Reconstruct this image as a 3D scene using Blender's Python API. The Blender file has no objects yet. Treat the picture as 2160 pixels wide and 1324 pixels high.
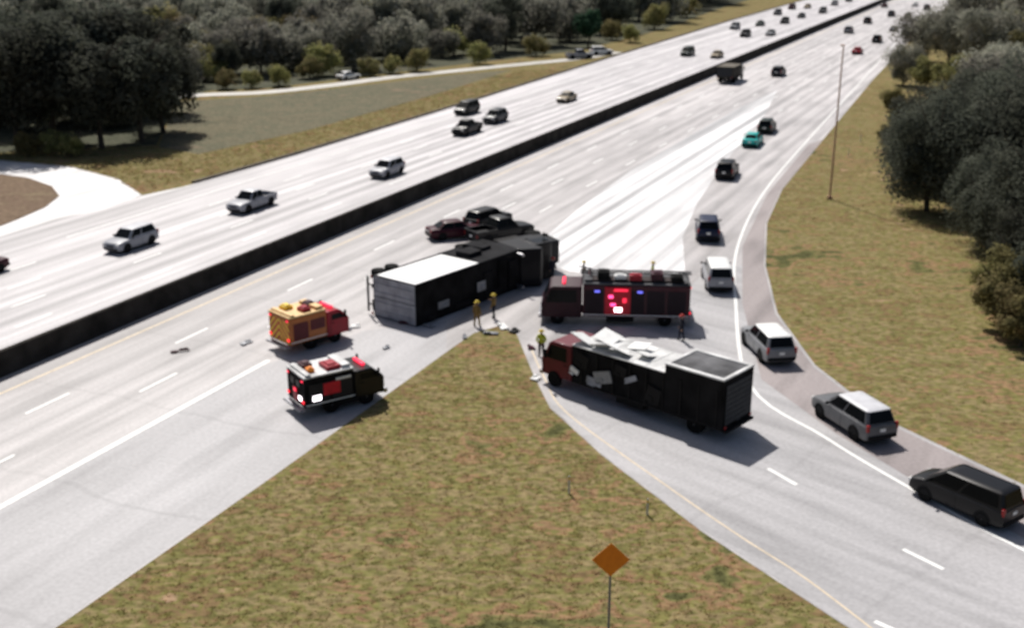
import bpy, bmesh, math, random
import numpy as np
from mathutils import Vector, Matrix
from mathutils.geometry import tessellate_polygon
random.seed(7); rng=np.random.default_rng(7)
scene=bpy.context.scene
COL=scene.collection
scene.view_settings.view_transform='Standard'
try: scene.view_settings.look='None'
except: pass
scene.view_settings.exposure=0
# ------------------------------------------------------------------ image pixels to ground
CAM_H=25.0; PITCH=math.radians(18.7); F=2400.0
SP,CP=math.sin(PITCH),math.cos(PITCH)
def P(u,v):
    """image pixel (u,v) unprojected through the camera -> metres on the ground plane"""
    a=(u-1080)/F; b=-(v-662)/F
    t=CAM_H/(SP-b*CP)
    return (a*t,(CP+b*SP)*t)
RH=24.5
rs,rc=math.sin(math.radians(RH)),math.cos(math.radians(RH))
def R(s,n): return (s*rs+n*rc, s*rc-n*rs)
# ------------------------------------------------------------------ materials
MATS={}
def nt(name):
    m=bpy.data.materials.new(name); m.use_nodes=True
    return m,m.node_tree.nodes,m.node_tree.links,m.node_tree.nodes['Principled BSDF']
def simple(name,col,rough=0.6,metal=0.0,coat=0.0,var=0.15,scale=3.0,spec=0.35,emis=None,estr=0):
    if name in MATS: return MATS[name]
    m,N,L,b=nt(name)
    tc=N.new('ShaderNodeTexCoord'); no=N.new('ShaderNodeTexNoise'); no.inputs['Scale'].default_value=scale; no.inputs['Detail'].default_value=5
    L.new(tc.outputs['Object'],no.inputs['Vector'])
    r=N.new('ShaderNodeValToRGB'); r.color_ramp.elements[0].position=.3; r.color_ramp.elements[1].position=.7
    r.color_ramp.elements[0].color=tuple(c*(1-var) for c in col)+(1,); r.color_ramp.elements[1].color=tuple(min(1,c*(1+var)) for c in col)+(1,)
    L.new(no.outputs['Fac'],r.inputs['Fac']); L.new(r.outputs['Color'],b.inputs['Base Color'])
    b.inputs['Roughness'].default_value=rough; b.inputs['Metallic'].default_value=metal
    b.inputs['Coat Weight'].default_value=coat; b.inputs['Coat Roughness'].default_value=.08
    b.inputs['Specular IOR Level'].default_value=spec
    if emis:
        b.inputs['Emission Color'].default_value=emis+(1,); b.inputs['Emission Strength'].default_value=estr
    MATS[name]=m; return m
def paint(name,col): return simple('paint_'+name,col,rough=.4,coat=.15,var=.12,scale=2.0,spec=.25)
GLASS=simple('window_glass',(.006,.007,.008),rough=.18,var=.2,spec=.12)
TYRE=simple('tyre_rubber',(.01,.01,.01),rough=.9,spec=.1)
RIM=simple('alloy_rim',(.2,.2,.21),rough=.45,metal=.5)
DARK=simple('dark_plastic',(.012,.012,.013),rough=.7,spec=.15)
CHASS=simple('chassis_steel',(.014,.013,.013),rough=.75,spec=.15)
CHROME=simple('bright_metal',(.4,.4,.42),rough=.35,metal=.8)
HEAD=simple('headlight_lens',(.8,.8,.78),rough=.15)
TAIL=simple('tail_light_lens',(.3,.01,.01),rough=.3)
TAILON=simple('tail_light_lit',(.6,.01,.02),rough=.2,emis=(1,.02,.04),estr=2.0)
REDON=simple('beacon_red_lit',(.7,.02,.05),rough=.3,emis=(1,.03,.08),estr=1.4)
PINKON=simple('beacon_pink_lit',(.7,.02,.05),rough=.3,emis=(1,.08,.3),estr=2.6)
BLUEON=simple('beacon_blue_lit',(.05,.05,.6),rough=.3,emis=(.2,.2,1),estr=1.2)
WHITEON=simple('scene_light_lit',(.9,.9,.9),rough=.3,emis=(1,.9,.95),estr=4)
WHITE=paint('white',(.80,.80,.78))
RED=paint('red',(.33,.006,.02))
MAROON=paint('maroon',(.05,.003,.012))
YELLOW=simple('reflective_yellow',(.85,.58,.05),rough=.45)
ORANGE=simple('reflective_orange',(.98,.27,.02),rough=.5)
REDREF=simple('reflective_red',(.5,.03,.02),rough=.45)
ALU=simple('aluminium_panel',(.25,.26,.28),rough=.5,metal=.3)
GREYP=simple('grey_trailer_panel',(.30,.31,.34),rough=.6,var=.3,scale=1.2)
CONC=simple('barrier_concrete_dark',(.036,.032,.028),rough=.95,var=.45,scale=.8,spec=.1)  # very dark, mottled concrete
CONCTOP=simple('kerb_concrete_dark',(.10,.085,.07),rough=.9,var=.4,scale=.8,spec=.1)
def mathn(N,L,op,a,b=None,bv=0.0):
    m=N.new('ShaderNodeMath'); m.operation=op; L.new(a,m.inputs[0])
    if b is not None: L.new(b,m.inputs[1])
    else: m.inputs[1].default_value=bv
    return m.outputs[0]
def roadmat(name,base,var,streak=.25,rough=.5,spec=.5,rot=RH,far_glare=1.0,tracks=0.0,stain=.8,joints=0.0):
    m,N,L,b=nt(name)
    g=N.new('ShaderNodeNewGeometry')
    mp=N.new('ShaderNodeMapping'); mp.vector_type='POINT'
    mp.inputs['Rotation'].default_value=(0,0,math.radians(rot))
    L.new(g.outputs['Position'],mp.inputs['Vector'])
    def noise(sx,sy,sc,det):
        q=N.new('ShaderNodeMapping'); q.inputs['Scale'].default_value=(sx,sy,1)
        L.new(mp.outputs['Vector'],q.inputs['Vector'])
        n=N.new('ShaderNodeTexNoise'); n.inputs['Scale'].default_value=sc; n.inputs['Detail'].default_value=det
        L.new(q.outputs['Vector'],n.inputs['Vector']); return n
    n1=noise(1.0,.010,.9,3)      # wheel-track streaks along the lanes
    n2=noise(1,.5,.12,6)         # large patches
    n3=noise(1,1,5,6)            # grain
    n4=noise(1,.15,.7,5)         # stains
    def mr(sock,lo,hi,p0=.3,p1=.7):
        r=N.new('ShaderNodeMapRange'); r.inputs['From Min'].default_value=p0; r.inputs['From Max'].default_value=p1
        r.inputs['To Min'].default_value=lo; r.inputs['To Max'].default_value=hi; L.new(sock,r.inputs['Value']); return r.outputs[0]
    prev=mr(n1.outputs['Fac'],1-streak,1.0+streak*.5,.35,.65)
    sx=N.new('ShaderNodeSeparateXYZ'); L.new(mp.outputs['Vector'],sx.inputs[0])
    for q in (mr(n2.outputs['Fac'],1-var,1+var*.6),mr(n3.outputs['Fac'],.88,1.08),mr(n4.outputs['Fac'],stain,1.04,.32,.52),mr(sx.outputs[1],1.0,far_glare,60,190)):  # last factor paints distant sun glare into the road colour
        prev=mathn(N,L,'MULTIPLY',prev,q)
    if tracks:
        # oil and tyre tracks, two per 3.65 m lane
        ph=mathn(N,L,'MULTIPLY',sx.outputs[0],None,2*math.pi/1.83)
        sn=mathn(N,L,'SINE',ph)
        prev=mathn(N,L,'MULTIPLY',prev,mr(sn,1-tracks,1.0,-1,.6))
    if joints:
        # transverse slab joints, slightly wavy, unevenly dark
        wv_=mathn(N,L,'MULTIPLY',n2.outputs['Fac'],None,3.0)
        sy=mathn(N,L,'ADD',sx.outputs[1],wv_)
        fr_=mathn(N,L,'PINGPONG',sy,None,4.6)
        prev=mathn(N,L,'MULTIPLY',prev,mr(fr_,1-joints,1.0,.05,.22))
    col=N.new('ShaderNodeVectorMath'); col.operation='SCALE'; col.inputs[0].default_value=base
    L.new(prev,col.inputs['Scale']); L.new(col.outputs[0],b.inputs['Base Color'])
    b.inputs['Roughness'].default_value=rough
    b.inputs['Specular IOR Level'].default_value=spec
    bp=N.new('ShaderNodeBump'); bp.inputs['Strength'].default_value=.15; bp.inputs['Distance'].default_value=.02
    L.new(n3.outputs['Fac'],bp.inputs['Height']); L.new(bp.outputs[0],b.inputs['Normal'])
    return m
ROAD=roadmat('worn_concrete_road',(.455,.43,.425),.13,.24,far_glare=1.35,tracks=.16,stain=.8,joints=.1)
ROADF=roadmat('pale_concrete_road',(.53,.505,.51),.1,.30,far_glare=1.2,tracks=.18,stain=.84)
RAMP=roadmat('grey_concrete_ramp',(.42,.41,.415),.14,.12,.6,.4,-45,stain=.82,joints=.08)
SHL=roadmat('grey_concrete_shoulder',(.40,.39,.395),.14,.06,.6,.4,stain=.85,joints=.12)
SHOULD=roadmat('pinkish_asphalt_shoulder',(.33,.29,.285),.18,.08,.65,.3)
GLARE=roadmat('glare_white_concrete',(1.0,.98,.97),.12,.5,.35,.7,tracks=.2,stain=.9)  # sun glare painted as a near-white base colour
LOOPC=roadmat('loop_ramp_glare_concrete',(.72,.70,.69),.08,.06)  # loop ramp whitened, glare painted into its base colour
PAVE=roadmat('side_road_concrete',(.50,.48,.44),.1,.1)
LINEW=simple('white_road_paint',(.88,.88,.85),rough=.5,var=.08,scale=2)
LINEY=simple('worn_yellow_road_paint',(.66,.55,.40),rough=.6,var=.15,scale=2)

def groundmat(name,cols,scales=(.07,.22,.8),lo=.40,hi=.60,trans=0,fine=True):
    m,N,L,b=nt(name)
    g=N.new('ShaderNodeNewGeometry')
    mp=N.new('ShaderNodeMapping'); mp.inputs['Rotation'].default_value=(0,0,.2); mp.inputs['Scale'].default_value=(.6,.9,0)
    L.new(g.outputs['Position'],mp.inputs['Vector'])
    tot=None
    for s in scales:
        n=N.new('ShaderNodeTexNoise'); n.inputs['Scale'].default_value=s; n.inputs['Detail'].default_value=8; n.inputs['Roughness'].default_value=.58
        L.new(mp.outputs[0],n.inputs['Vector']); last=n
        tot=n.outputs['Fac'] if tot is None else mathn(N,L,'ADD',tot,n.outputs['Fac'])
    d=mathn(N,L,'DIVIDE',tot,None,float(len(scales)))
    r=N.new('ShaderNodeValToRGB'); L.new(d,r.inputs['Fac'])
    e=r.color_ramp.elements
    n=len(cols)
    pos=[lo+(hi-lo)*i/(n-1) for i in range(n)]
    e[0].position=pos[0]; e[0].color=cols[0]+(1,); e[1].position=pos[-1]; e[1].color=cols[-1]+(1,)
    for p,cc in zip(pos[1:-1],cols[1:-1]):
        q=e.new(p); q.color=cc+(1,)
    fn=N.new('ShaderNodeTexNoise'); fn.inputs['Scale'].default_value=3.5; fn.inputs['Detail'].default_value=6; L.new(mp.outputs[0],fn.inputs['Vector'])
    fm=N.new('ShaderNodeMapRange'); fm.inputs['From Min'].default_value=.35; fm.inputs['From Max'].default_value=.65; fm.inputs['To Min'].default_value=.72; fm.inputs['To Max'].default_value=1.22; L.new(fn.outputs['Fac'],fm.inputs['Value'])
    sc=N.new('ShaderNodeVectorMath'); sc.operation='SCALE'; L.new(r.outputs['Color'],sc.inputs[0]); L.new(fm.outputs[0],sc.inputs['Scale'])
    L.new(sc.outputs[0],b.inputs['Base Color'])
    b.inputs['Roughness'].default_value=.95; b.inputs['Specular IOR Level'].default_value=.05
    if trans:
        t=N.new('ShaderNodeBsdfTranslucent'); L.new(sc.outputs[0],t.inputs['Color'])
        mx=N.new('ShaderNodeMixShader'); mx.inputs[0].default_value=trans
        L.new(b.outputs[0],mx.inputs[1]); L.new(t.outputs[0],mx.inputs[2]); L.new(mx.outputs[0],N['Material Output'].inputs['Surface'])
    else:
        bp=N.new('ShaderNodeBump'); bp.inputs['Strength'].default_value=.4; bp.inputs['Distance'].default_value=.12
        L.new(fn.outputs['Fac'],bp.inputs['Height']); L.new(bp.outputs[0],b.inputs['Normal'])
    return m
GC=[(.085,.085,.035),(.15,.145,.055),(.27,.165,.095),(.16,.155,.05),(.25,.19,.10),(.155,.15,.05),(.20,.13,.07),(.18,.17,.055),(.31,.21,.13)]
GRASS=groundmat('dry_roadside_grass',GC)
ISLE=groundmat('brown_dry_ground',[(.14,.10,.07),(.20,.145,.10),(.17,.12,.085),(.22,.17,.11)])
WOODF=groundmat('woodland_floor',[(.05,.055,.035),(.10,.10,.07),(.07,.075,.05),(.13,.12,.09)])
SLOPE=groundmat('grey_green_slope',[(.11,.105,.07),(.17,.15,.10),(.12,.12,.08),(.23,.175,.12)])

def leafmat(name,cols,trans=.35):
    m,N,L,b=nt(name)
    tc=N.new('ShaderNodeTexCoord'); n=N.new('ShaderNodeTexNoise'); n.inputs['Scale'].default_value=.4; n.inputs['Detail'].default_value=3
    L.new(tc.outputs['Object'],n.inputs['Vector'])
    oi=N.new('ShaderNodeObjectInfo')
    r=N.new('ShaderNodeValToRGB'); e=r.color_ramp.elements; e[0].position=.3; e[0].color=cols[0]+(1,); e[1].position=.72; e[1].color=cols[2]+(1,)
    q=e.new(.5); q.color=cols[1]+(1,)
    L.new(n.outputs['Fac'],r.inputs['Fac'])
    hs=N.new('ShaderNodeHueSaturation'); L.new(r.outputs['Color'],hs.inputs['Color'])
    mr=N.new('ShaderNodeMapRange'); mr.inputs['To Min'].default_value=.7; mr.inputs['To Max'].default_value=1.5; L.new(oi.outputs['Random'],mr.inputs['Value']); L.new(mr.outputs[0],hs.inputs['Value'])
    m2=N.new('ShaderNodeMapRange'); m2.inputs['To Min'].default_value=.465; m2.inputs['To Max'].default_value=.52; L.new(oi.outputs['Random'],m2.inputs['Value']); L.new(m2.outputs[0],hs.inputs['Hue'])
    L.new(hs.outputs['Color'],b.inputs['Base Color']); b.inputs['Roughness'].default_value=.85; b.inputs['Specular IOR Level'].default_value=.06
    t=N.new('ShaderNodeBsdfTranslucent'); L.new(hs.outputs['Color'],t.inputs['Color'])
    mx=N.new('ShaderNodeMixShader'); mx.inputs[0].default_value=trans
    L.new(b.outputs[0],mx.inputs[1]); L.new(t.outputs[0],mx.inputs[2])
    L.new(mx.outputs[0],N['Material Output'].inputs['Surface'])
    return m
LEAF_G=leafmat('grey_green_leaves',[(.14,.142,.112),(.22,.22,.175),(.33,.31,.265)],.45)
LEAF_D=leafmat('dark_green_leaves',[(.05,.056,.044),(.075,.082,.062),(.115,.12,.092)],.4)
LEAF_O=leafmat('olive_leaves',[(.14,.14,.06),(.22,.21,.085),(.31,.25,.13)],.45)
LEAF_T=leafmat('dull_green_leaves',[(.03,.075,.05),(.05,.11,.07),(.07,.14,.09)])
BARK=simple('bark',(.07,.055,.042),rough=.9,var=.35,scale=4)
TUFT=groundmat('grass_blades',[(c[0]*1.5,c[1]*1.45,c[2]*1.4) for c in GC],trans=.5)

# ------------------------------------------------------------------ mesh helpers
class MB:
    def __init__(s): s.v=[]; s.f=[]; s.m=[]
    def add(s,vs,fs,mi=0):
        o=len(s.v); s.v+= [tuple(x) for x in vs]; s.f+=[tuple(i+o for i in f) for f in fs]; s.m+=[mi]*len(fs); return s
    def box(s,c,d,mi=0,taper=1.0,rot=None):
        x,y,z=d[0]/2,d[1]/2,d[2]/2
        vs=[(-x,-y,-z),(x,-y,-z),(x,y,-z),(-x,y,-z),(-x*taper,-y*taper,z),(x*taper,-y*taper,z),(x*taper,y*taper,z),(-x*taper,y*taper,z)]
        if rot: vs=[tuple(rot@Vector(v)) for v in vs]
        vs=[(v[0]+c[0],v[1]+c[1],v[2]+c[2]) for v in vs]
        return s.add(vs,[(0,3,2,1),(4,5,6,7),(0,1,5,4),(1,2,6,5),(2,3,7,6),(3,0,4,7)],mi)
    def cyl(s,p0,p1,r0,r1,n=12,mi=0,cap=True):
        p0=Vector(p0);p1=Vector(p1);d=(p1-p0).normalized()
        a=d.orthogonal().normalized(); b=d.cross(a)
        vs=[]
        for p,r in((p0,r0),(p1,r1)):
            for i in range(n):
                t=2*math.pi*i/n; vs.append(p+a*math.cos(t)*r+b*math.sin(t)*r)
        fs=[(i,(i+1)%n,n+(i+1)%n,n+i) for i in range(n)]
        if cap: fs+= [tuple(reversed(range(n))),tuple(range(n,2*n))]
        return s.add(vs,fs,mi)
    def prism(s,prof,x0,x1,mi=0):
        """side profile (y,z) extruded along x"""
        n=len(prof); vs=[(x0,p[0],p[1]) for p in prof]+[(x1,p[0],p[1]) for p in prof]
        fs=[(i,(i+1)%n,n+(i+1)%n,n+i) for i in range(n)]+[tuple(reversed(range(n))),tuple(range(n,2*n))]
        return s.add(vs,fs,mi)
    def loft(s,rings,mi=0,cap=True):
        n=len(rings[0]); vs=[p for r in rings for p in r]; fs=[]
        for k in range(len(rings)-1):
            for i in range(n):
                j=(i+1)%n; fs.append((k*n+i,k*n+j,(k+1)*n+j,(k+1)*n+i))
        if cap: fs+= [tuple(range(n)),tuple(reversed(range((len(rings)-1)*n,len(rings)*n)))]
        return s.add(vs,fs,mi)
    def panel(s,a,b,c,d,u0,u1,v0,v1,off=.006,mi=0,towards=None):
        a,b,c,d=map(Vector,(a,b,c,d))
        def q(u,v): return a.lerp(b,u).lerp(d.lerp(c,u),v)
        n=(b-a).cross(d-a).normalized()
        ctr=(a+b+c+d)/4
        if towards is not None and n.dot(ctr-Vector(towards))<0: n=-n
        return s.add([q(u0,v0)+n*off,q(u1,v0)+n*off,q(u1,v1)+n*off,q(u0,v1)+n*off],[(0,1,2,3)],mi)
def mesh(name,mb,mats,sharp=35,recalc=True):
    me=bpy.data.meshes.new(name); me.from_pydata(mb.v,[],mb.f)
    if not isinstance(mats,(list,tuple)): mats=[mats]
    for m in mats: me.materials.append(m)
    me.polygons.foreach_set('material_index',mb.m)
    bm=bmesh.new(); bm.from_mesh(me)
    if recalc: bmesh.ops.recalc_face_normals(bm,faces=bm.faces)
    for f in bm.faces: f.smooth=True
    for e in bm.edges:
        try: e.smooth = e.calc_face_angle()<math.radians(sharp)
        except: e.smooth=True
    bm.to_mesh(me); bm.free(); me.update(); return me
def ob(name,me,parent=None,loc=(0,0,0),bevel=0,label=None):
    o=bpy.data.objects.new(name,me); COL.objects.link(o)
    if parent: o.parent=parent
    o.location=loc
    if bevel:
        b=o.modifiers.new('bevel','BEVEL'); b.width=bevel; b.segments=2; b.limit_method='ANGLE'; b.angle_limit=math.radians(35)
    if label: o['label']=label
    return o
def part(name,mb,mats,parent,bevel=0,loc=(0,0,0),label=None): return ob(name,mesh(name,mb,mats),parent,loc,bevel,label)
def thing(name,pos,h,label,category,group=None):
    e=bpy.data.objects.new(name,None); COL.objects.link(e); e.empty_display_size=.3
    e.location=(pos[0],pos[1],pos[2] if len(pos)>2 else ROADZ); e.rotation_euler=(0,0,-math.radians(h))
    e['label']=label; e['category']=category
    if group: e['group']=group
    return e
ROADZ=0.012
# ------------------------------------------------------------------ setting
def sheet(name,poly,z,mat,kind='structure'):
    pts=[Vector((p[0],p[1],z)) for p in poly]
    tris=tessellate_polygon([pts])
    mb=MB(); mb.add(pts,[tuple(t) for t in tris])
    me=mesh(name,mb,mat,recalc=False)
    bm=bmesh.new(); bm.from_mesh(me)
    for f in bm.faces:
        if f.normal.z<0: f.normal_flip()
    bm.to_mesh(me); bm.free()
    o=ob(name,me); o['kind']=kind; return o
mb=MB(); mb.add([(-3000,-600,0),(3000,-600,0),(3000,5000,0),(-3000,5000,0)],[(0,1,2,3)])
g=ob('ground',mesh('ground',mb,GRASS)); g['kind']='structure'
NB=-53.5
far_edge=[R(90,-78.0),R(110,-77.6),R(160,-78.2),R(230,-80),R(330,-82),R(520,-82),R(900,-82),R(1500,-82)]
left_poly=[R(-60,NB-.3),R(1500,NB-.3)]+far_edge[::-1]+[P(300,412),P(250,378),P(150,352),P(0,338),P(-250,338),P(-700,350),P(-900,470),P(-1100,650),R(-60,-90)]
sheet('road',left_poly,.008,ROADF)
right_edge=[P(*p) for p in[(1930,75),(1840,170),(1740,290),(1650,400),(1618,470),(1615,560),(1640,660),(1720,770),(1870,885),(2160,1022),(2600,1186),(3100,1345)]]
gore_r=[P(*p) for p in[(3000,2100),(2300,1650),(1790,1324),(1480,1120),(1270,960),(1160,860),(1125,790),(1090,705)]]
gore_l=[P(1050,688),P(1000,702),R(60,-31.3),R(40,-31),R(10,-31),R(-60,-31)]
right_poly=[R(-60,NB+.3),R(1500,NB+.3),R(1500,-28),R(500,-28)]+right_edge+gore_r+gore_l
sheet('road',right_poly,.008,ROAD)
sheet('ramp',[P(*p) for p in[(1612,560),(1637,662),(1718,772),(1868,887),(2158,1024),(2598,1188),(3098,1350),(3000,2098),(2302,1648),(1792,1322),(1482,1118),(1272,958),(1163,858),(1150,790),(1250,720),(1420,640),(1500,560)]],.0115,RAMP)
sheet('road_shoulder',[R(-60,-40.3),R(52,-40.3),R(60,-38),R(64,-34),R(59,-31.4),R(40,-31.1),R(10,-31.1),R(-60,-31.1)],.0115,SHL)
sheet('painted_glare_patch',[P(*p) for p in[(1130,540),(1150,500),(1215,445),(1330,360),(1450,290),(1560,228),(1640,190),(1610,250),(1530,340),(1470,430),(1440,500),(1445,575),(1330,592),(1190,570)]],.0115,GLARE)  # overlay sheet carrying the painted glare on the road
sheet('loop_ramp',[P(*p) for p in[(296,412),(248,380),(150,354),(0,340),(-250,340),(-695,352),(-880,468),(-600,600),(-300,590),(0,500),(120,462),(220,442)]],.0115,LOOPC)
sheet('grass_island',[P(*p) for p in[(-500,380),(0,368),(60,376),(110,394),(125,414),(95,438),(40,462),(0,478),(-300,560),(-600,560)]],.05,ISLE)
inner=[(1900,92),(1805,190),(1705,305),(1618,410),(1566,520),(1566,640),(1606,800),(1760,912),(1915,1006),(2170,1140),(2600,1310)]
outer=[(1926,79),(1836,174),(1736,294),(1646,404),(1615,472),(1611,560),(1635,662),(1716,774),(1866,890),(2158,1028),(2598,1192)]
sheet('road_shoulder',[P(*p) for p in inner[2:11]]+[P(*p) for p in outer[2:11][::-1]],.0155,SHOULD)
def strip_pts(c,w):
    l=[];r=[]
    for i,p in enumerate(c):
        a=Vector(c[max(0,i-1)]);b=Vector(c[min(len(c)-1,i+1)]); d=(b-a).normalized(); n=Vector((-d.y,d.x))
        l.append(Vector(p)+n*w/2); r.append(Vector(p)-n*w/2)
    return l,r
def strip(mb,c,w,z,mi=0):
    l,r=strip_pts(c,w); n=len(c)
    vs=[(p.x,p.y,z) for p in r]+[(p.x,p.y,z) for p in l]
    mb.add(vs,[(i,i+1,n+i+1,n+i) for i in range(n-1)],mi)
def smooth_line(pts,k=6):
    out=[]; n=len(pts)
    for i in range(n-1):
        p0=Vector(pts[max(i-1,0)]);p1=Vector(pts[i]);p2=Vector(pts[i+1]);p3=Vector(pts[min(i+2,n-1)])
        for j in range(k):
            t=j/k; out.append(.5*((2*p1)+(-p0+p2)*t+(2*p0-5*p1+4*p2-p3)*t*t+(-p0+3*p1-3*p2+p3)*t**3))
    out.append(Vector(pts[-1])); return [(p.x,p.y) for p in out]
fr=smooth_line([P(*p) for p in[(330,206),(440,200),(560,195),(700,180),(830,163),(960,150),(1100,136),(1220,124),(1300,110)]])
mb=MB(); strip(mb,fr,3.6,.02); o=part('side_road',mb,PAVE,None); o['kind']='structure'
wood=[P(-900,335),P(0,322),P(330,306),P(372,215),P(440,192),P(560,187),P(700,170),P(960,138),P(1220,108),P(1400,62),P(1500,25),(120,520),(300,1000),(-1200,1000)]
sheet('woodland_floor',wood,.012,WOODF)
sheet('grass_slope',[P(372,215),P(560,203),P(700,188),P(960,158),P(1080,148),P(900,205),P(650,275),P(420,325),P(335,310)],.012,SLOPE)
# markings
mb=MB(); Z=.0165
def line_R(n,s0,s1,w=.15,mi=0): strip(mb,[R(s0,n),R(s1,n)],w,Z,mi)
def dash_R(n,s0,s1,off=0,w=.18,mi=0):
    s=s0+off
    while s<s1: line_R(n,s,s+3.2,w,mi); s+=12.2
line_R(-51.2,-50,900,.2,1)
dash_R(-47.7,-10,500,2); dash_R(-44.2,-10,500,7)
line_R(-40.5,-50,53,.34)
dash_R(-40.5,92,500,3); dash_R(-36.9,110,500,8); dash_R(-33.3,140,500,1)
line_R(-55.8,-50,900,.18,1)
for k,n in enumerate((-59.4,-63.0,-66.6,-70.2)): dash_R(n,-10,500,3*k)
line_R(-73.8,70,900,.18)
strip(mb,smooth_line([P(*p) for p in[(1895,85),(1800,190),(1700,300),(1612,405),(1556,520),(1552,640),(1582,812),(1740,922),(1900,1018),(2160,1160),(2600,1350)]]),.2,.021)
strip(mb,smooth_line([P(*p) for p in[(1118,730),(1150,800),(1195,870),(1400,1020),(1560,1130),(1700,1220),(1900,1370),(2100,1500)]]),.1,Z,1)
for a,b in(((1620,988),(1680,1022)),((1905,1158),(1990,1200)),((1400,850),(1432,870)),((1845,1310),(1960,1360))): strip(mb,[P(*a),P(*b)],.22,Z)
strip(mb,smooth_line([P(*p) for p in[(-200,360),(0,352),(140,366),(225,392),(245,425),(400,392)]]),.18,Z)
o=part('road_markings',mb,[LINEW,LINEY],None); o['kind']='structure'
def wall(name,pts,prof,mat,label,cat):
    rings=[]
    for i,p in enumerate(pts):
        a=Vector(pts[max(0,i-1)]);b=Vector(pts[min(len(pts)-1,i+1)]); d=(b-a).normalized(); n=Vector((d.y,-d.x))
        rings.append([(p[0]+n.x*x,p[1]+n.y*x,z) for x,z in prof])
    mb=MB(); mb.loft(rings); o=ob(name,mesh(name,mb,mat)); o['label']=label; o['category']=cat; return o
JP=[(-.42,0),(-.40,.12),(-.24,.34),(-.16,1.45),(.16,1.45),(.24,.34),(.40,.12),(.42,0)]
wall('median_barrier',[R(s,NB) for s in np.arange(-50,300,6)]+[R(s,NB) for s in np.arange(300,900,25)],JP,CONC,'long dark concrete barrier between the two carriageways','barrier')
wall('kerb',[R(s,n-.25) for s,n in((92,-78),(110,-77.6),(135,-77.9),(160,-78.2),(195,-79.2),(230,-80),(330,-82),(520,-82),(900,-82))],[(-.3,0),(-.26,.2),(.26,.2),(.3,0)],CONCTOP,'low dark kerb along the outer carriageway edge','kerb')

# ------------------------------------------------------------------ trees
def tree_meshes(seed,h,w,nleaf,ls,leaf,nclump=30,zc=.5,rz=.42):
    r=np.random.default_rng(seed); rr=random.Random(seed)
    mb=MB(); p=Vector((0,0,-.1)); rad=h*.022+.05
    top=h*.62; k=5; pts=[p]
    for i in range(k):
        q=p+Vector((rr.uniform(-.3,.3),rr.uniform(-.3,.3),top/k)); r2=rad*.8
        mb.cyl(p,q,rad,r2,9); p=q; rad=r2; pts.append(p)
    for i in range(9):
        b=pts[rr.randint(2,k)]; a=rr.uniform(0,6.28); l=w*rr.uniform(.22,.42)
        m=b+Vector((math.cos(a)*l*.5,math.sin(a)*l*.5,l*.35)); e=m+Vector((math.cos(a)*l*.5,math.sin(a)*l*.5,l*.5))
        mb.cyl(b,m,h*.009+.02,h*.006+.015,6); mb.cyl(m,e,h*.006+.015,.015,5)
    tm=mesh('trunk',mb,BARK)
    d=r.normal(size=(nclump,3)); d/=np.linalg.norm(d,axis=1)[:,None]
    rad=r.uniform(.45,1,nclump)[:,None]
    c=d*rad*np.array([w*.38,w*.38,h*rz*.85])+np.array([0,0,h*zc])
    cr=r.uniform(.09,.2,nclump)*w
    idx=r.integers(0,nclump,nleaf)
    dd=r.normal(size=(nleaf,3)); dd[:,2]+=.25; dd/=np.linalg.norm(dd,axis=1)[:,None]
    pos=c[idx]+dd*(cr[idx]*r.uniform(.55,1.15,nleaf))[:,None]
    nrm=dd+r.normal(size=(nleaf,3))*.35; nrm[:,2]+=.3; nrm/=np.linalg.norm(nrm,axis=1)[:,None]
    t=np.cross(nrm,r.normal(size=(nleaf,3))); t/=np.linalg.norm(t,axis=1)[:,None]; b=np.cross(nrm,t)
    s=(ls*r.uniform(.6,1.3,nleaf))[:,None]
    V=np.stack([pos-t*s*.5,pos+b*s*.32,pos+t*s*.5,pos-b*s*.32],1).reshape(-1,3)
    V[:,2]=np.maximum(V[:,2],.15)
    me=bpy.data.meshes.new('crown'); me.from_pydata(V.tolist(),[],np.arange(nleaf*4).reshape(-1,4).tolist()); me.materials.append(leaf); me.update()
    return tm,me
FAR_G=[tree_meshes(10+i,9.5+i*.6,13,5600,.62,LEAF_G,34) for i in range(5)]
FAR_D=[tree_meshes(20+i,15,11.5,7500,.55,LEAF_D,40) for i in range(3)]
FAR_O=[tree_meshes(30+i,6,8.5,2600,.48,LEAF_O,22) for i in range(2)]
FAR_T=[tree_meshes(38,9,8,2600,.6,LEAF_T,22,.55,.42)]
NEAR_D=[tree_meshes(40+i,13,13,24000,.34,LEAF_D,50,.5,.46) for i in range(2)]
NEAR_O=[tree_meshes(50+i,5,6,7000,.28,LEAF_O,24,.5,.45) for i in range(2)]
NEAR_G=[tree_meshes(60+i,9,10,9000,.36,LEAF_G,34,.5,.43) for i in range(2)]
def plant(var,x,y,s,name,label,cat,group,sz=1.0):
    tm,cm=random.choice(var)
    e=thing(name,(x,y,0),random.uniform(0,360),label,cat,group); e.scale=(s,s,s*sz)
    ob('trunk',tm,e); ob('crown',cm,e); return e
def inpoly(x,y,poly):
    c=False; n=len(poly)
    for i in range(n):
        x1,y1=poly[i][:2]; x2,y2=poly[i-1][:2]
        if (y1>y)!=(y2>y) and x<(x2-x1)*(y-y1)/(y2-y1)+x1: c=not c
    return c
inset=lambda x,y: inpoly(x,y,wood)
GW='trees in the woodland beside the highway'
def inview(x,y,z=0,m=110):
    d=y*CP+(CAM_H-z)*SP
    u=1080+F*x/d; return -m<u<2160+m
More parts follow.
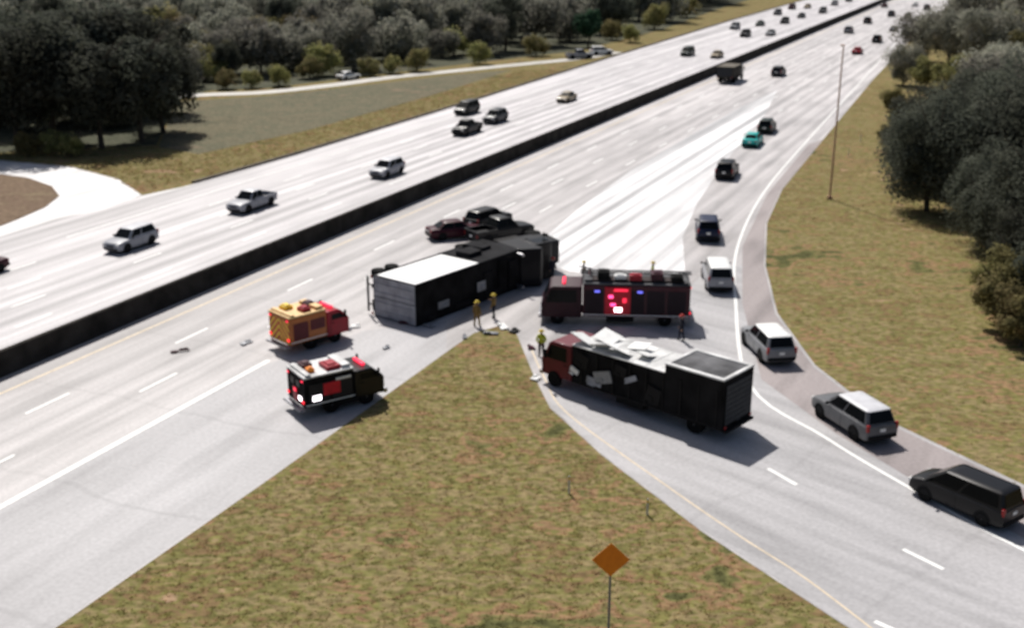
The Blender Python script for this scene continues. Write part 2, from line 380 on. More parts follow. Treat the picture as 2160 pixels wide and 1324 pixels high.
for (u,v,s) in[(-60,325,1.05),(40,318,1.12),(120,300,1.15),(215,312,1.05),(300,300,1.08),(345,280,.95),(-10,270,1.15),(90,262,1.2),(180,250,1.15),(270,240,1.1),(345,235,1.05),(60,210,1.1),(160,200,1.1),(260,195,1.1)]:
    x,y=P(u,v); plant(FAR_D,x,y,s*random.uniform(.95,1.08),'tree','tall dark green tree at the edge of the woodland','tree',GW)
def fill(y0,y1,step,smin,smax):
    y=y0
    while y<y1:
        xs=np.arange(-.47*y-20,260,step)
        for x in xs:
            xx=x+random.uniform(-.42,.42)*step; yy=y+random.uniform(-.42,.42)*step
            if not inset(xx,yy) or not inview(xx,yy): continue
            if not inset(xx+5,yy-4) : continue
            q=random.random(); s=random.uniform(smin,smax)
            if q<.68: plant(FAR_G,xx,yy,s,'tree','rounded grey-green tree in the woodland','tree',GW)
            elif q<.88: plant(FAR_D,xx,yy,s*.8,'tree','dark green tree in the woodland','tree',GW)
            else: plant(FAR_O,xx,yy,s*1.3,'tree','small olive green tree in the woodland','tree',GW)
        y+=step*.9
fill(150,250,9.5,.6,1.0)
fill(250,340,13.5,.9,1.3)
fill(340,500,20,1.2,1.8)
for (u,v,s) in[(430,165,1.05),(455,172,.8),(400,160,.7),(680,160,.95),(655,166,.7),(120,325,.55),(150,330,.5),(60,330,.5),(480,188,.6),(1330,90,.7),(1130,118,.8),(1010,135,.7),(880,150,.7),(590,182,.6),(530,186,.5),(780,160,.6),(830,155,.6),(1380,62,1.1),(1450,38,1.2),(1290,85,.8)]:
    x,y=P(u,v); plant(FAR_O,x,y,s,'bush','olive green bush at the woodland edge','bush','bushes along the woodland edge')
x,y=P(1240,100); plant(FAR_T,x,y,1.0,'tree','dull green tree beside the side road','tree',None)
GR='dark trees beside the on-ramp'
for (u,v,s,sz) in[(1955,445,.86,1),(2045,455,.9,1),(2140,470,1.0,1),(1935,395,.72,1),(2030,390,.9,1),(2130,380,1,1),(2200,600,.9,1),(2110,560,.62,1.),(2080,520,.66,1),(2240,700,.6,1),(2180,640,.6,1),(1925,330,.62,1),(2010,330,.8,1),(2240,480,1.1,1)]:
    x,y=P(u,v); plant(NEAR_D,x,y,s,'tree','large dark leafy tree beside the on-ramp verge','tree',GR,sz)
for (u,v,s) in[(2120,690,.9),(2150,655,1.0),(2090,640,.7),(2190,720,1.1),(2150,730,.7)]:
    x,y=P(u,v); plant(NEAR_O,x,y,s,'bush','olive bush at the foot of the dark trees','bush','olive bushes beside the verge')
for (u,v,s) in[(1905,180,.8),(1950,190,1.1),(2010,200,1.3),(2080,215,1.4),(2150,230,1.4),(1940,130,1.2),(2000,140,1.4),(2070,150,1.5),(2150,160,1.6),(1975,100,1.5),(2040,105,1.7),(2120,110,1.8),(2020,70,2),(2100,72,2),(2170,80,2),(1880,235,.7),(1900,280,.7),(1865,300,.45),(2070,35,2.4),(2140,40,2.4)]:
    x,y=P(u,v); plant(NEAR_O if random.random()<.7 else NEAR_G,x,y,s,'bush','olive brown tree-like bush beyond the highway verge','bush','bushes beyond the highway verge')
for i in range(30):
    u=random.uniform(2040,2330); v=random.uniform(20,330); x,y=P(u,v)
    plant(FAR_G,x,y,random.uniform(.6,.9),'tree','grey-green tree beyond the highway verge','tree','trees beyond the highway verge')
nl=26000
yy=520+rng.uniform(0,1,nl)**1.5*1500; xx=rng.uniform(-1,1,nl)*(yy*.75)
off=xx*rc-yy*rs
ok=(off<-95)|(off>-5); xx=xx[ok]; yy=yy[ok]; n=len(xx)
zz=rng.uniform(1,13,n); a=rng.uniform(0,6.28,n); s=rng.uniform(3,6,n)
V=np.zeros((n,4,3)); dx=np.cos(a)*s; dy=np.sin(a)*s
V[:,0]=np.stack([xx-dx,yy-dy,zz-s*.3],1);V[:,1]=np.stack([xx+dy*.3,yy-dx*.3,zz-s*.6],1);V[:,2]=np.stack([xx+dx,yy+dy,zz+s*.2],1);V[:,3]=np.stack([xx-dy*.4,yy+dx*.4,zz+s*.6],1)
V[:,:,2]=np.maximum(V[:,:,2],.1)
me=bpy.data.meshes.new('distant_woodland'); me.from_pydata(V.reshape(-1,3).tolist(),[],np.arange(n*4).reshape(-1,4).tolist()); me.materials.append(LEAF_G)
o=ob('distant_woodland',me); o['kind']='stuff'; o['label']='distant grey-green woodland stretching to the horizon'; o['category']='woodland'
def tufts(name,poly,n,h0,h1,label):
    xs=[p[0] for p in poly]; ys=[p[1] for p in poly]; V=[];Fc=[]
    k=0; tries=0
    while k<n and tries<n*8:
        tries+=1
        x=random.uniform(min(xs),max(xs)); y=random.uniform(min(ys),max(ys))
        if not inpoly(x,y,poly): continue
        k+=1
        hh=random.uniform(h0,h1)
        for j in range(4):
            a=random.uniform(0,6.28); w=.03+hh*.3; b=random.uniform(0,6.28); r_=random.uniform(.02,.12)
            cx,cy=x+math.cos(b)*r_,y+math.sin(b)*r_; lx=math.cos(b)*hh*3; ly=math.sin(b)*hh*3
            o=len(V); V+=[(cx-math.cos(a)*w,cy-math.sin(a)*w,.01),(cx+math.cos(a)*w,cy+math.sin(a)*w,.01),(cx+lx,cy+ly,hh)]; Fc.append((o,o+1,o+2))
    me=bpy.data.meshes.new(name); me.from_pydata(V,[],Fc); me.materials.append(TUFT)
    o=ob(name,me); o['kind']='stuff'; o['label']=label; o['category']='grass'
gore=[P(*p) for p in[(1980,1460),(1790,1336),(1470,1124),(1255,962),(1145,862),(1085,740)]]+[P(1010,712),R(58,-30.9),R(40,-30.8),R(15,-30.8)]
tufts('grass',gore,9000,.015,.05,'dry olive and brown grass covering the gore')
verge=[P(*p) for p in[(2700,1205),(2160,1030),(1872,892),(1720,775),(1642,655),(1622,560),(1625,470),(1656,400),(1746,290),(1846,172),(1950,200),(2000,420),(2250,560),(2600,700)]]
tufts('grass',verge,9000,.015,.05,'dry olive grass verge beside the on-ramp')
v3=[P(*p) for p in[(300,405),(600,328),(940,225),(1200,147),(1100,148),(650,275),(420,325),(200,330),(180,350)]]
tufts('grass',v3,5000,.04,.12,'rough brown grass between highway and woodland')

# ------------------------------------------------------------------ vehicles
WM={}
def wheel_meshes(r,w):
    k=(r,w)
    if k in WM: return WM[k]
    prof=[(.62*r,-w*.42),(.93*r,-w*.5),(r,-w*.36),(r,w*.36),(.93*r,w*.5),(.62*r,w*.42)]
    n=24; rings=[[(x,math.cos(2*math.pi*i/n)*q,math.sin(2*math.pi*i/n)*q) for i in range(n)] for q,x in prof]
    mb=MB(); mb.loft(rings); t=mesh('tyre',mb,TYRE)
    mb=MB(); mb.cyl((-w*.3,0,0),(w*.3,0,0),.61*r,.61*r,20,1)
    for sx in(-1,1):
        for i in range(5):
            a=2*math.pi*i/5; m=Matrix.Rotation(a,3,'X'); c=m@Vector((0,0,r*.34))
            mb.box((sx*w*.33,c.y,c.z),(w*.12,r*.17,r*.5),0,1,m)
        mb.cyl((sx*w*.3,0,0),(sx*w*.42,0,0),.15*r,.12*r,10,0)
    ri=mesh('rim',mb,[RIM,DARK]); WM[k]=(t,ri); return WM[k]
def wheel(parent,x,y,r,w):
    t,ri=wheel_meshes(r,w); a=ob('wheel',t,parent,(x,y,r)); ob('rim',ri,a); return a
def ring(y,zb,zt,w):
    h=zt-zb
    half=[(0,zb),(.82*w,zb),(.95*w,zb+.06),(w,zb+.3*h),(1.0*w,zb+.6*h),(.965*w,zt-.12*h),(.9*w,zt-.03),(.7*w,zt),(0,zt+.015)]
    return [(x,y,z) for x,z in half]+[(-x,y,z) for x,z in half[-2:0:-1]]
SPEC={
 'sedan':dict(r=.33,wb=(1.42,-1.38),W=.92,st=[(2.36,.34,.60,.66),(2.3,.24,.68,.78),(2.1,.2,.75,.86),(1.6,.2,.83,.9),(1.0,.2,.92,.92),(0,.2,.95,.92),(-1.3,.2,.97,.92),(-2.0,.22,.99,.89),(-2.28,.27,.95,.83),(-2.37,.36,.84,.74)],gh=(1.05,-1.8,.35,-1.15,.80,.60,.93,1.45),split=-.35),
 'suv':dict(r=.38,wb=(1.45,-1.4),W=.96,st=[(2.38,.42,.72,.74),(2.32,.3,.9,.85),(2.1,.26,.98,.91),(1.6,.25,1.03,.95),(1.0,.25,1.08,.96),(0,.25,1.1,.96),(-1.4,.25,1.12,.96),(-2.1,.27,1.12,.94),(-2.33,.32,1.08,.9),(-2.38,.42,.98,.85)],gh=(1.15,-2.28,.45,-2.0,.87,.70,1.08,1.76),split=-.3),
 'pickup':dict(r=.4,wb=(1.75,-1.75),W=.98,st=[(2.75,.45,.78,.78),(2.68,.34,.95,.88),(2.4,.3,1.03,.94),(1.8,.3,1.08,.97),(1.1,.3,1.13,.98),(0,.3,1.14,.98),(-.85,.3,1.14,.98),(-.86,.3,.78,.97),(-2.6,.32,.78,.97),(-2.75,.4,.76,.93)],gh=(1.3,-.82,.6,-.62,.88,.70,1.12,1.86),split=.25),
 'van':dict(r=.36,wb=(1.5,-1.5),W=.98,st=[(2.5,.4,.68,.74),(2.44,.28,.85,.86),(2.2,.24,.95,.93),(1.8,.24,1.06,.97),(1.2,.24,1.1,.98),(0,.24,1.1,.98),(-1.5,.24,1.1,.98),(-2.3,.26,1.1,.97),(-2.5,.34,1.04,.92)],gh=(1.75,-2.45,.75,-2.25,.9,.74,1.08,1.85),split=-.1),
}
CARMESH={}
def car(kind,pos,h,mat,label,cat=None,group=None,lights='off',sc=1.0,roof=None):
    S=SPEC[kind]; e=thing({'sedan':'car','suv':'suv','pickup':'pickup_truck','van':'minivan'}[kind],pos,h,label,cat or {'sedan':'car','suv':'suv','pickup':'pickup truck','van':'minivan'}[kind],group)
    e.scale=(sc,sc,sc)
    y0,y1,y2,y3,w0,w1,z0,z1=S['gh']; zs=z1-.07
    st=S['st']; W=S['W']
    B=[(-w0,y1,z0),(w0,y1,z0),(w0,y0,z0),(-w0,y0,z0)]
    T=[(-w1,y3,zs),(w1,y3,zs),(w1,y2,zs),(-w1,y2,zs)]
    key=(kind,mat.name,roof.name if roof else '')
    if key not in CARMESH:
        mb=MB(); mb.loft([ring(*s) for s in st])
        def rr(w,ya,yb,z):
            k=.1; return [(-w+k,ya,z),(w-k,ya,z),(w,ya+k,z),(w,yb-k,z),(w-k,yb,z),(-w+k,yb,z),(-w,yb-k,z),(-w,ya+k,z)]
        mb.loft([rr(w0,y1,y0,z0-.05),rr(w1,y3,y2,zs)],0,False)
        mb.loft([rr(w1,y3,y2,zs),rr(w1-.07,y3+.09,y2-.12,z1-.015),rr(w1-.3,y3+.4,y2-.4,z1)],1)
        if kind=='pickup':
            for sx in(-1,1): mb.box((sx*.92,-1.8,.95),(.1,1.88,.36))
            mb.box((0,-2.7,.95),(1.74,.09,.36))
        CARMESH[key]=mesh('body',mb,[mat,roof or mat],sharp=32)
    body=ob('body',CARMESH[key],e,bevel=.012)
    k2=(kind,'parts')
    if k2 not in CARMESH:
        D={}
        c=(0,(y0+y1)/2,z0)
        m=MB(); m.panel(B[2],B[3],T[3],T[2],.07,.93,.1,.95,.012,0,c); D['windshield']=mesh('windshield',m,GLASS)
        m=MB(); m.panel(B[0],B[1],T[1],T[0],.09,.91,.14,.93,.012,0,c); D['rear_window']=mesh('rear_window',m,GLASS)
        sp=(S['split']-y1)/(y0-y1)
        for nm,sx in(('r',1),('l',-1)):
            a,b,cc,d=((B[1],B[2],T[2],T[1]) if sx>0 else (B[0],B[3],T[3],T[0]))
            m=MB(); m.panel(a,b,cc,d,sp+.02,.93,.12,.92,.008,0,c); D['fw'+nm]=mesh('side_window',m,GLASS)
            m=MB(); m.panel(a,b,cc,d,.07,sp-.02,.12,.92,.008,0,c); D['rw'+nm]=mesh('side_window',m,GLASS)
        m=MB()
        for sx in(-1,1):
            for y in S['wb']:
                n=14; r=S['r']*1.2; vs=[(sx*(W+.004),y+math.cos(math.pi*i/n)*r,S['r']+math.sin(math.pi*i/n)*r) for i in range(n+1)]
                m.add(vs,[tuple(range(n+1))])
        m.box((0,0,.24),(1.5,st[0][0]-st[-1][0]-.5,.14)); D['arch']=mesh('wheel_arch',m,DARK)
        yf,yr=st[0][0],st[-1][0]
        m=MB(); m.box((0,yf-.03,st[0][1]+.02),(W*1.5,.14,.16)); m.box((0,yf-.0,st[0][2]-.06),(W*.8,.08,.14)); D['fb']=mesh('front_bumper',m,DARK)
        m=MB(); m.box((0,yr+.03,st[-1][1]+.06),(W*1.72,.16,.2)); D['rb']=mesh('rear_bumper',m,DARK)
        zt=st[-1][2]
        for nm,sx in(('r',1),('l',-1)):
            m=MB(); m.box((sx*W*.72,yf-.07,st[1][2]-.1),(W*.3,.16,.13)); D['h'+nm]=mesh('headlight',m,HEAD)
            if kind in('suv','van','pickup'): m=MB(); m.box((sx*W*.86,yr+.07,zt+.0),(W*.16,.14,.36))
            else: m=MB(); m.box((sx*W*.7,yr+.06,zt-.04),(W*.36,.12,.14))
            D['t'+nm]=mesh('tail_light',m,TAIL)
            m=MB(); m.box((sx*(w0+.13),y0-.35,z0+.08),(.2,.1,.14)); D['m'+nm]=mesh('mirror',m,DARK)
        m=MB(); m.box((0,yr-.0,(st[-1][1]+zt)/2+.12),(.32,.03,.16)); D['pl']=mesh('licence_plate',m,LINEW)
        m=MB()
        if kind=='pickup': m.box((0,-1.76,.79),(1.72,1.76,.02))
        D['bed']=mesh('cargo_bed',m,DARK) if kind=='pickup' else None
        m=MB()
        for yy in (S['split'],y1*.62):
            for sx in(-1,1): m.box((sx*(W+.001),yy,.62),(.008,.018,.55))
        D['seam']=mesh('door',m,DARK)
        CARMESH[k2]=D
    D=CARMESH[k2]
    ob('windshield',D['windshield'],e); ob('rear_window',D['rear_window'],e)
    for k in('fwr','fwl','rwr','rwl'): ob('side_window',D[k],e)
    ob('wheel_arch',D['arch'],e); ob('front_bumper',D['fb'],e,bevel=.03); ob('rear_bumper',D['rb'],e,bevel=.03)
    ob('door',D['seam'],e)
    for s in'rl':
        ob('headlight',D['h'+s],e,bevel=.02); t=ob('tail_light',D['t'+s],e,bevel=.02); ob('mirror',D['m'+s],e,bevel=.03)
    ob('licence_plate',D['pl'],e)
    if D['bed']: ob('cargo_bed',D['bed'],e)
    for y in S['wb']:
        for sx in(-1,1): wheel(e,sx*(W-.1),y,S['r'],.23)
    return e
C={'white':WHITE,'silver':paint('silver',(.23,.235,.245)),'pale':paint('pale_silver',(.34,.345,.37)),'grey':paint('grey',(.05,.053,.058)),'black':paint('black',(.005,.005,.006)),'blue':paint('blue',(.012,.018,.05)),
   'teal':paint('teal',(.02,.45,.42)),'red':RED,'tan':paint('tan',(.33,.27,.18)),'green':paint('dark_green',(.008,.02,.014)),'maroon':MAROON,'dgrey':paint('dark_grey',(.12,.122,.128)),'sunlit_roof':paint('sunlit_silver_roof',(.6,.6,.62))}  # the light roof tone paints sunlight onto backlit cars
def headto(a,b):
    a=Vector(P(*a));b=Vector(P(*b)); d=b-a; return math.degrees(math.atan2(d.x,d.y))
OUT=RH; IN=RH+180
GL='cars on the far carriageway'; GQ='cars queueing past the crash'
for k,u,v,c,lab in[
 ('suv',278,522,'pale','pale silver suv with dark glass driving on the far carriageway'),
 ('pickup',532,440,'pale','pale silver pickup truck driving on the far carriageway'),
 ('suv',817,370,'pale','pale suv driving close to the median barrier'),
 ('pickup',985,282,'black','black pickup truck driving beside a dark suv'),
 ('suv',1045,258,'grey','dark grey suv driving beside a black pickup'),
 ('van',985,240,'black','black minivan near the outer carriageway edge'),
 ('sedan',1195,214,'tan','tan sedan driving on the far carriageway'),
 ('van',1450,118,'green','dark green van on the far carriageway'),
 ('sedan',1512,122,'tan','tan car beside the median barrier'),
 ('suv',1572,78,'black','black suv in distant traffic'),
 ('sedan',1603,55,'green','dark green car in distant traffic'),
 ('suv',1640,32,'grey','dark grey suv in distant traffic'),
 ('sedan',1703,18,'tan','tan car in distant traffic'),
 ('suv',1550,62,'silver','silver suv in distant traffic'),
 ('sedan',1690,38,'black','black car in distant traffic'),
 ('suv',1760,12,'silver','silver suv in distant traffic'),
 ('suv',1655,50,'black','black suv in distant traffic'),
 ('sedan',1625,75,'silver','silver car in distant traffic'),
 ('van',1735,28,'grey','dark grey minivan in distant traffic'),
 ('suv',1670,20,'maroon','dark maroon suv in distant traffic'),
 ('suv',1790,4,'black','black suv in distant traffic'),
 ('sedan',-46,582,'maroon','dark maroon car driving on the far carriageway')]:
    car(k,P(u,v),IN,C[c],lab,group=GL,roof=C['sunlit_roof'] if c=='pale' else None)  # pale cars get a roof painted as if sunlit
for k,u,v,hh,c,lab,sc in[
 ('suv',1642,160,RH,'grey','dark grey suv driving away on the highway',1),
 ('suv',1617,278,RH-4,'green','dark green suv following a teal car',1),
 ('sedan',1587,306,RH-4,'teal','bright teal sedan in the merging lane',1.08),
 ('suv',1533,372,RH-6,'black','black suv in the merging lane',1.04),
 ('suv',1492,498,8,'blue','dark blue suv passing the crash',1.05),
 ('van',1512,598,4,'pale','pale minivan with roof painted sunlit bright squeezing past the crash',1.02),
 ('suv',1617,744,-8,'silver','silver suv with roof painted sunlit bright waiting on the ramp shoulder',1.05),
 ('suv',1796,900,-20,'dgrey','dark grey suv with roof painted sunlit pale queueing on the ramp shoulder',1.05),
 ('van',2032,1070,-36,'black','black minivan queueing on the ramp shoulder',.97)]:
    car(k,P(u,v),hh,C[c],lab,group=GQ,sc=sc,roof={'pale':WHITE,'silver':WHITE,'dgrey':C['sunlit_roof']}.get(c))  # roofs painted paler than the body to stand for sunlight
for k,u,v,c,lab in[('sedan',1808,114,'red','red car in distant outbound traffic'),('suv',1850,90,'black','black suv in distant outbound traffic'),('sedan',1885,66,'silver','silver car in distant outbound traffic'),('suv',1880,35,'grey','dark grey suv in distant outbound traffic'),
  ('sedan',1930,14,'white','white car in distant outbound traffic'),('suv',1790,70,'silver','silver suv in distant outbound traffic'),('suv',1830,50,'black','black suv in distant outbound traffic'),('suv',1915,40,'black','black suv in distant outbound traffic'),('van',1955,22,'grey','dark grey minivan in distant outbound traffic'),('sedan',1865,16,'maroon','dark maroon car in distant outbound traffic')]:
    car(k,P(u,v),OUT,C[c],lab,group='distant cars driving away')
car('sedan',P(735,168)+(.025,),headto((735,168),(830,155)),C['white'],'white car on the side road by the woods')
car('pickup',P(1222,124)+(.025,),75,C['pale'],'pale pickup truck parked beside a white suv')
car('suv',P(1268,116)+(.025,),75,C['white'],'white suv parked beside the dull green tree')
car('sedan',P(962,500),70,C['maroon'],'dark maroon car stopped across the lane behind the overturned trailer',sc=1.05)
car('pickup',P(1055,505),55,C['black'],'black pickup truck stopped behind the overturned trailer',sc=1.08)
car('suv',P(1030,478),40,C['black'],'black suv stopped behind a black pickup')

# --- trucks
def cab(e,mat,y0,W,zb,H,L=2.1):
    f=y0+L
    prof=[(y0,zb),(f-.05,zb),(f,zb+.15),(f,zb+.95),(f-.12,zb+1.1),(f-.55,H-.12),(f-.8,H),(y0,H)]
    m=MB(); m.prism(prof,-W/2,W/2); part('cab',m,mat,e,.07)
    a,b=(-W/2,f-.12,zb+1.1),(W/2,f-.12,zb+1.1); c_,d=(W/2,f-.55,H-.12),(-W/2,f-.55,H-.12)
    m=MB(); m.panel(a,b,c_,d,.07,.93,.06,.92,.015,0,(0,y0,zb+1)); part('windshield',m,GLASS,e)
    for sx in(-1,1):
        x=sx*(W/2+.006); m=MB(); vs=[(x,y0+.35,zb+1.05),(x,f-.32,zb+1.05),(x,f-.66,H-.22),(x,y0+.35,H-.22)]
        m.add(vs,[(0,1,2,3)]); part('side_window',m,GLASS,e)
        m=MB(); m.box((sx*(W/2+.002),y0+.25,(zb+H)/2-.1),(.01,.025,H-zb-.4)); m.box((sx*(W/2+.002),f-.2,zb+.55),(.01,.025,.9)); m.box((sx*(W/2+.02),y0+.45,zb+.85),(.04,.18,.04)); part('door',m,DARK,e)
        m=MB(); m.box((sx*(W/2+.22),f-.45,zb+1.35),(.16,.1,.5)); m.box((sx*(W/2+.1),f-.45,zb+1.2),(.2,.04,.04)); part('mirror',m,DARK,e,.02)
        m=MB(); m.box((sx*(W/2-.28),f+.01,zb+.42),(.34,.06,.2)); part('headlight',m,HEAD,e,.02)
    m=MB()
    for i in range(5): m.box((0,f+.015,zb+.45+i*.1),(W*.45,.05,.05))
    part('grille',m,CHROME,e)
    m=MB(); m.box((0,f+.06,zb+.08),(W,.22,.26)); part('front_bumper',m,CHROME,e,.03)
def chassis(e,y0,y1,W,r):
    m=MB()
    for sx in(-1,1): m.box((sx*.42,(y0+y1)/2,r+.28),(.14,abs(y1-y0),.24))
    m.cyl((-W/2+.3,y0+1.6,r),(W/2-.3,y0+1.6,r),.1,.1,8); m.box((W/2-.35,(y0+y1)/2+.4,r+.12),(.5,1.8,.6)); m.box((-W/2+.35,(y0+y1)/2+.4,r+.12),(.5,1.8,.6))
    part('chassis',m,CHASS,e)
def truckwheels(e,ys,W,r,dual):
    for i,y in enumerate(ys):
        for sx in(-1,1):
            wheel(e,sx*(W/2-(.17 if not dual[i] else .28)),y,r,.28 if not dual[i] else .52)
def tails(e,W,y,z,lit=False,mat=None):
    for sx in(-1,1):
        m=MB(); m.box((sx*(W/2-.15),y,z),(.2,.05,.14)); part('tail_light',m,mat or (TAILON if lit else TAIL),e,.01)
def box_truck(pos,h,L,W,H,bodym,cabm,roofm,label,cat='truck',doorm=None,name='box_truck',bz=1.0,torn=False,rear=0,rearroof=None):
    """rear>0: length of a taller closed rear body section, the rest is lower"""
    e=thing(name,pos,h,label,cat); r=.48
    yb=-L/2; cl=2.2; yc=L/2-cl
    chassis(e,yb,yc+1,W,r)
    H1=H-.45 if rear else H
    m=MB(); m.box((0,(yb+yc-.15)/2,(bz+H1)/2),(W,yc-.15-yb,H1-bz))
    if rear: m.box((0,yb+rear/2-.03,(bz+H)/2),(W+.1,rear,H-bz+.1))
    part('cargo_box',m,bodym,e,.02)
    m=MB()
    n=int((yc-yb)/1.1)
    for sx in(-1,1):
        for i in range(n): m.box((sx*(W/2+.06),yb+.35+i*1.1,(bz+H1)/2),(.06,.09,H1-bz-.2))
        m.box((sx*(W/2+.03),(yb+yc-.15)/2,bz+.06),(.06,yc-yb-.2,.12))
    part('side_ribs',m,CHASS,e)
    m=MB(); ys=yb+rear+.02; m.box((0,(ys+yc-.15)/2,H1+.03),(W+.08,yc-.11-ys,.06)); 
    for i in range(int((yc-ys)/.9)): m.box((0,ys+.4+i*.9,H1+.07),(W-.1,.05,.02))
    part('roof',m,roofm,e,.012)
    if rear:
        m=MB(); m.box((0,yb+rear/2-.03,H+.08),(W-.3,rear-.3,.04)); part('rear_roof',m,rearroof,e,.01)
        m=MB()
        for sx in(-1,1): m.box((sx*(W/2-.02),yb+rear/2-.03,H+.1),(.26,rear,.09))
        m.box((0,yb+.06,H+.1),(W-.3,.2,.09)); m.box((0,yb+rear-.12,H+.1),(W-.3,.2,.09)); part('roof_rim',m,roofm,e,.01)
    if torn:
        for (yy,xx,ax,ay,sw,sl_) in((yc-.5,-.6,.3,.3,1.3,1.5),(yc-1.9,-.9,-.25,.5,.9,1.2),(yc-1.2,.5,.2,-.25,1.1,1.3),(yc-3.1,-.8,.15,.42,.9,1.3),(yc-3.4,.5,-.18,-.2,.8,1.2),(yc-4.4,-.3,.12,.3,1.0,.8)):
            m=MB(); rt=Matrix.Rotation(ax,3,'X')@Matrix.Rotation(ay,3,'Y'); m.box((xx,yy,H1+.26),(sw,sl_,.04),0,1,rt); m.box((xx+.1,yy+.2,H1+.18),(sw*.5,sl_*.5,.1),0,.6,rt)
            part('torn_roof_sheet',m,WHITE,e,label='torn white roof sheet bent upward')
        for (yy,zz,a_,w_,h_,mt) in((yc-.9,2.2,.25,.9,.8,CHASS),(yc-2.4,1.6,-.3,1.2,.7,ALU),(yc-3.6,2.3,.15,.8,.6,CHASS),(yc-1.8,1.2,.1,1.0,.4,GREYP),(yb+rear+.6,1.5,.2,.9,.9,CHASS),(yc-4.3,2.0,-.5,.8,.3,GREYP),(yc-.4,1.5,.4,.6,.3,WHITE)):
            m=MB(); rt=Matrix.Rotation(a_,3,'X'); m.box((-W/2-.12,yy,zz),(.05,w_,h_),0,1,rt); m.box((-W/2-.14,yy+.2,zz-.2),(.1,w_*.5,h_*.3),0,.7,rt)
            part('loose_side_panel',m,mt,e)
    m=MB()
    for i in range(8): m.box((0,yb-.08,bz+.25+i*(H-bz-.45)/8+.1),(W-.3,.03,(H-bz-.45)/8-.025))
    m.box((0,yb-.11,bz+.22),(.3,.06,.08))
    part('rear_door',m,doorm or GREYP,e,.008)
    m=MB(); m.box((0,yb-.15,.62),(W-.1,.25,.14)); m.box((W/2-.3,yb-.05,.8),(.08,.08,.35)); m.box((-W/2+.3,yb-.05,.8),(.08,.08,.35)); part('rear_bumper',m,CHASS,e,.015)
    tails(e,W,yb-.11,bz+.12)
    cab(e,cabm,yc,W-.2,.62,min(H-.2,2.75),L=cl)
    truckwheels(e,(yb+1.7,L/2-.95),W,r,(True,False))
    return e
DDOOR=simple('dark_grey_door',(.05,.052,.056),rough=.7,spec=.1)
BLKB=simple('matte_black_body',(.012,.0115,.012),rough=.8,var=.6,scale=.9,spec=.08)  # near-black matte body with uneven tone
MIDR=simple('dirty_grey_roof',(.12,.12,.125),rough=.8,var=.5,scale=.8,spec=.1)
PALER=simple('dirty_white_roof',(.6,.6,.59),rough=.7,var=.35,scale=.9)
e=box_truck((7.1,58.3),-48,12.2,2.75,3.35,BLKB,simple('paint_dark_red_cab',(.12,.004,.015),rough=.45,coat=.1),PALER,'long dark box truck with torn white roof stopped on the ramp','truck',DDOOR,bz=.7,torn=True,rear=3.6,rearroof=MIDR)
box_truck(P(1540,172),RH,8.0,2.8,2.8,simple('paint_brown_green',(.03,.026,.018),rough=.6),C['black'],simple('roof_brown',(.14,.12,.09),rough=.7),'dark brown delivery truck driving beside the median barrier','truck',DDOOR)
def chevrons(e,W,y,z0,z1):
    n=7; st=(z1-z0+W/2)/n; m=MB(); 
    for sx in(-1,1):
        for i in range(n*2):
            c0=z0-W/2+i*st*.62; c1=c0+st*.62
            K=8; up=[];lo=[]
            for k in range(K+1):
                x=W/2*k/K; a=min(max(c0+(W/2-x),z0),z1); b=min(max(c1+(W/2-x),z0),z1)
                lo.append((sx*x,y,a)); up.append((sx*x,y,b))
            fs=[(k,k+1,K+1+k+1,K+1+k) for k in range(K) if abs(up[k][2]-lo[k][2])+abs(up[k+1][2]-lo[k+1][2])>1e-4]
            if fs: m.add(lo+up,fs,i%2)
    part('chevron_panel',m,[YELLOW,REDREF],e)
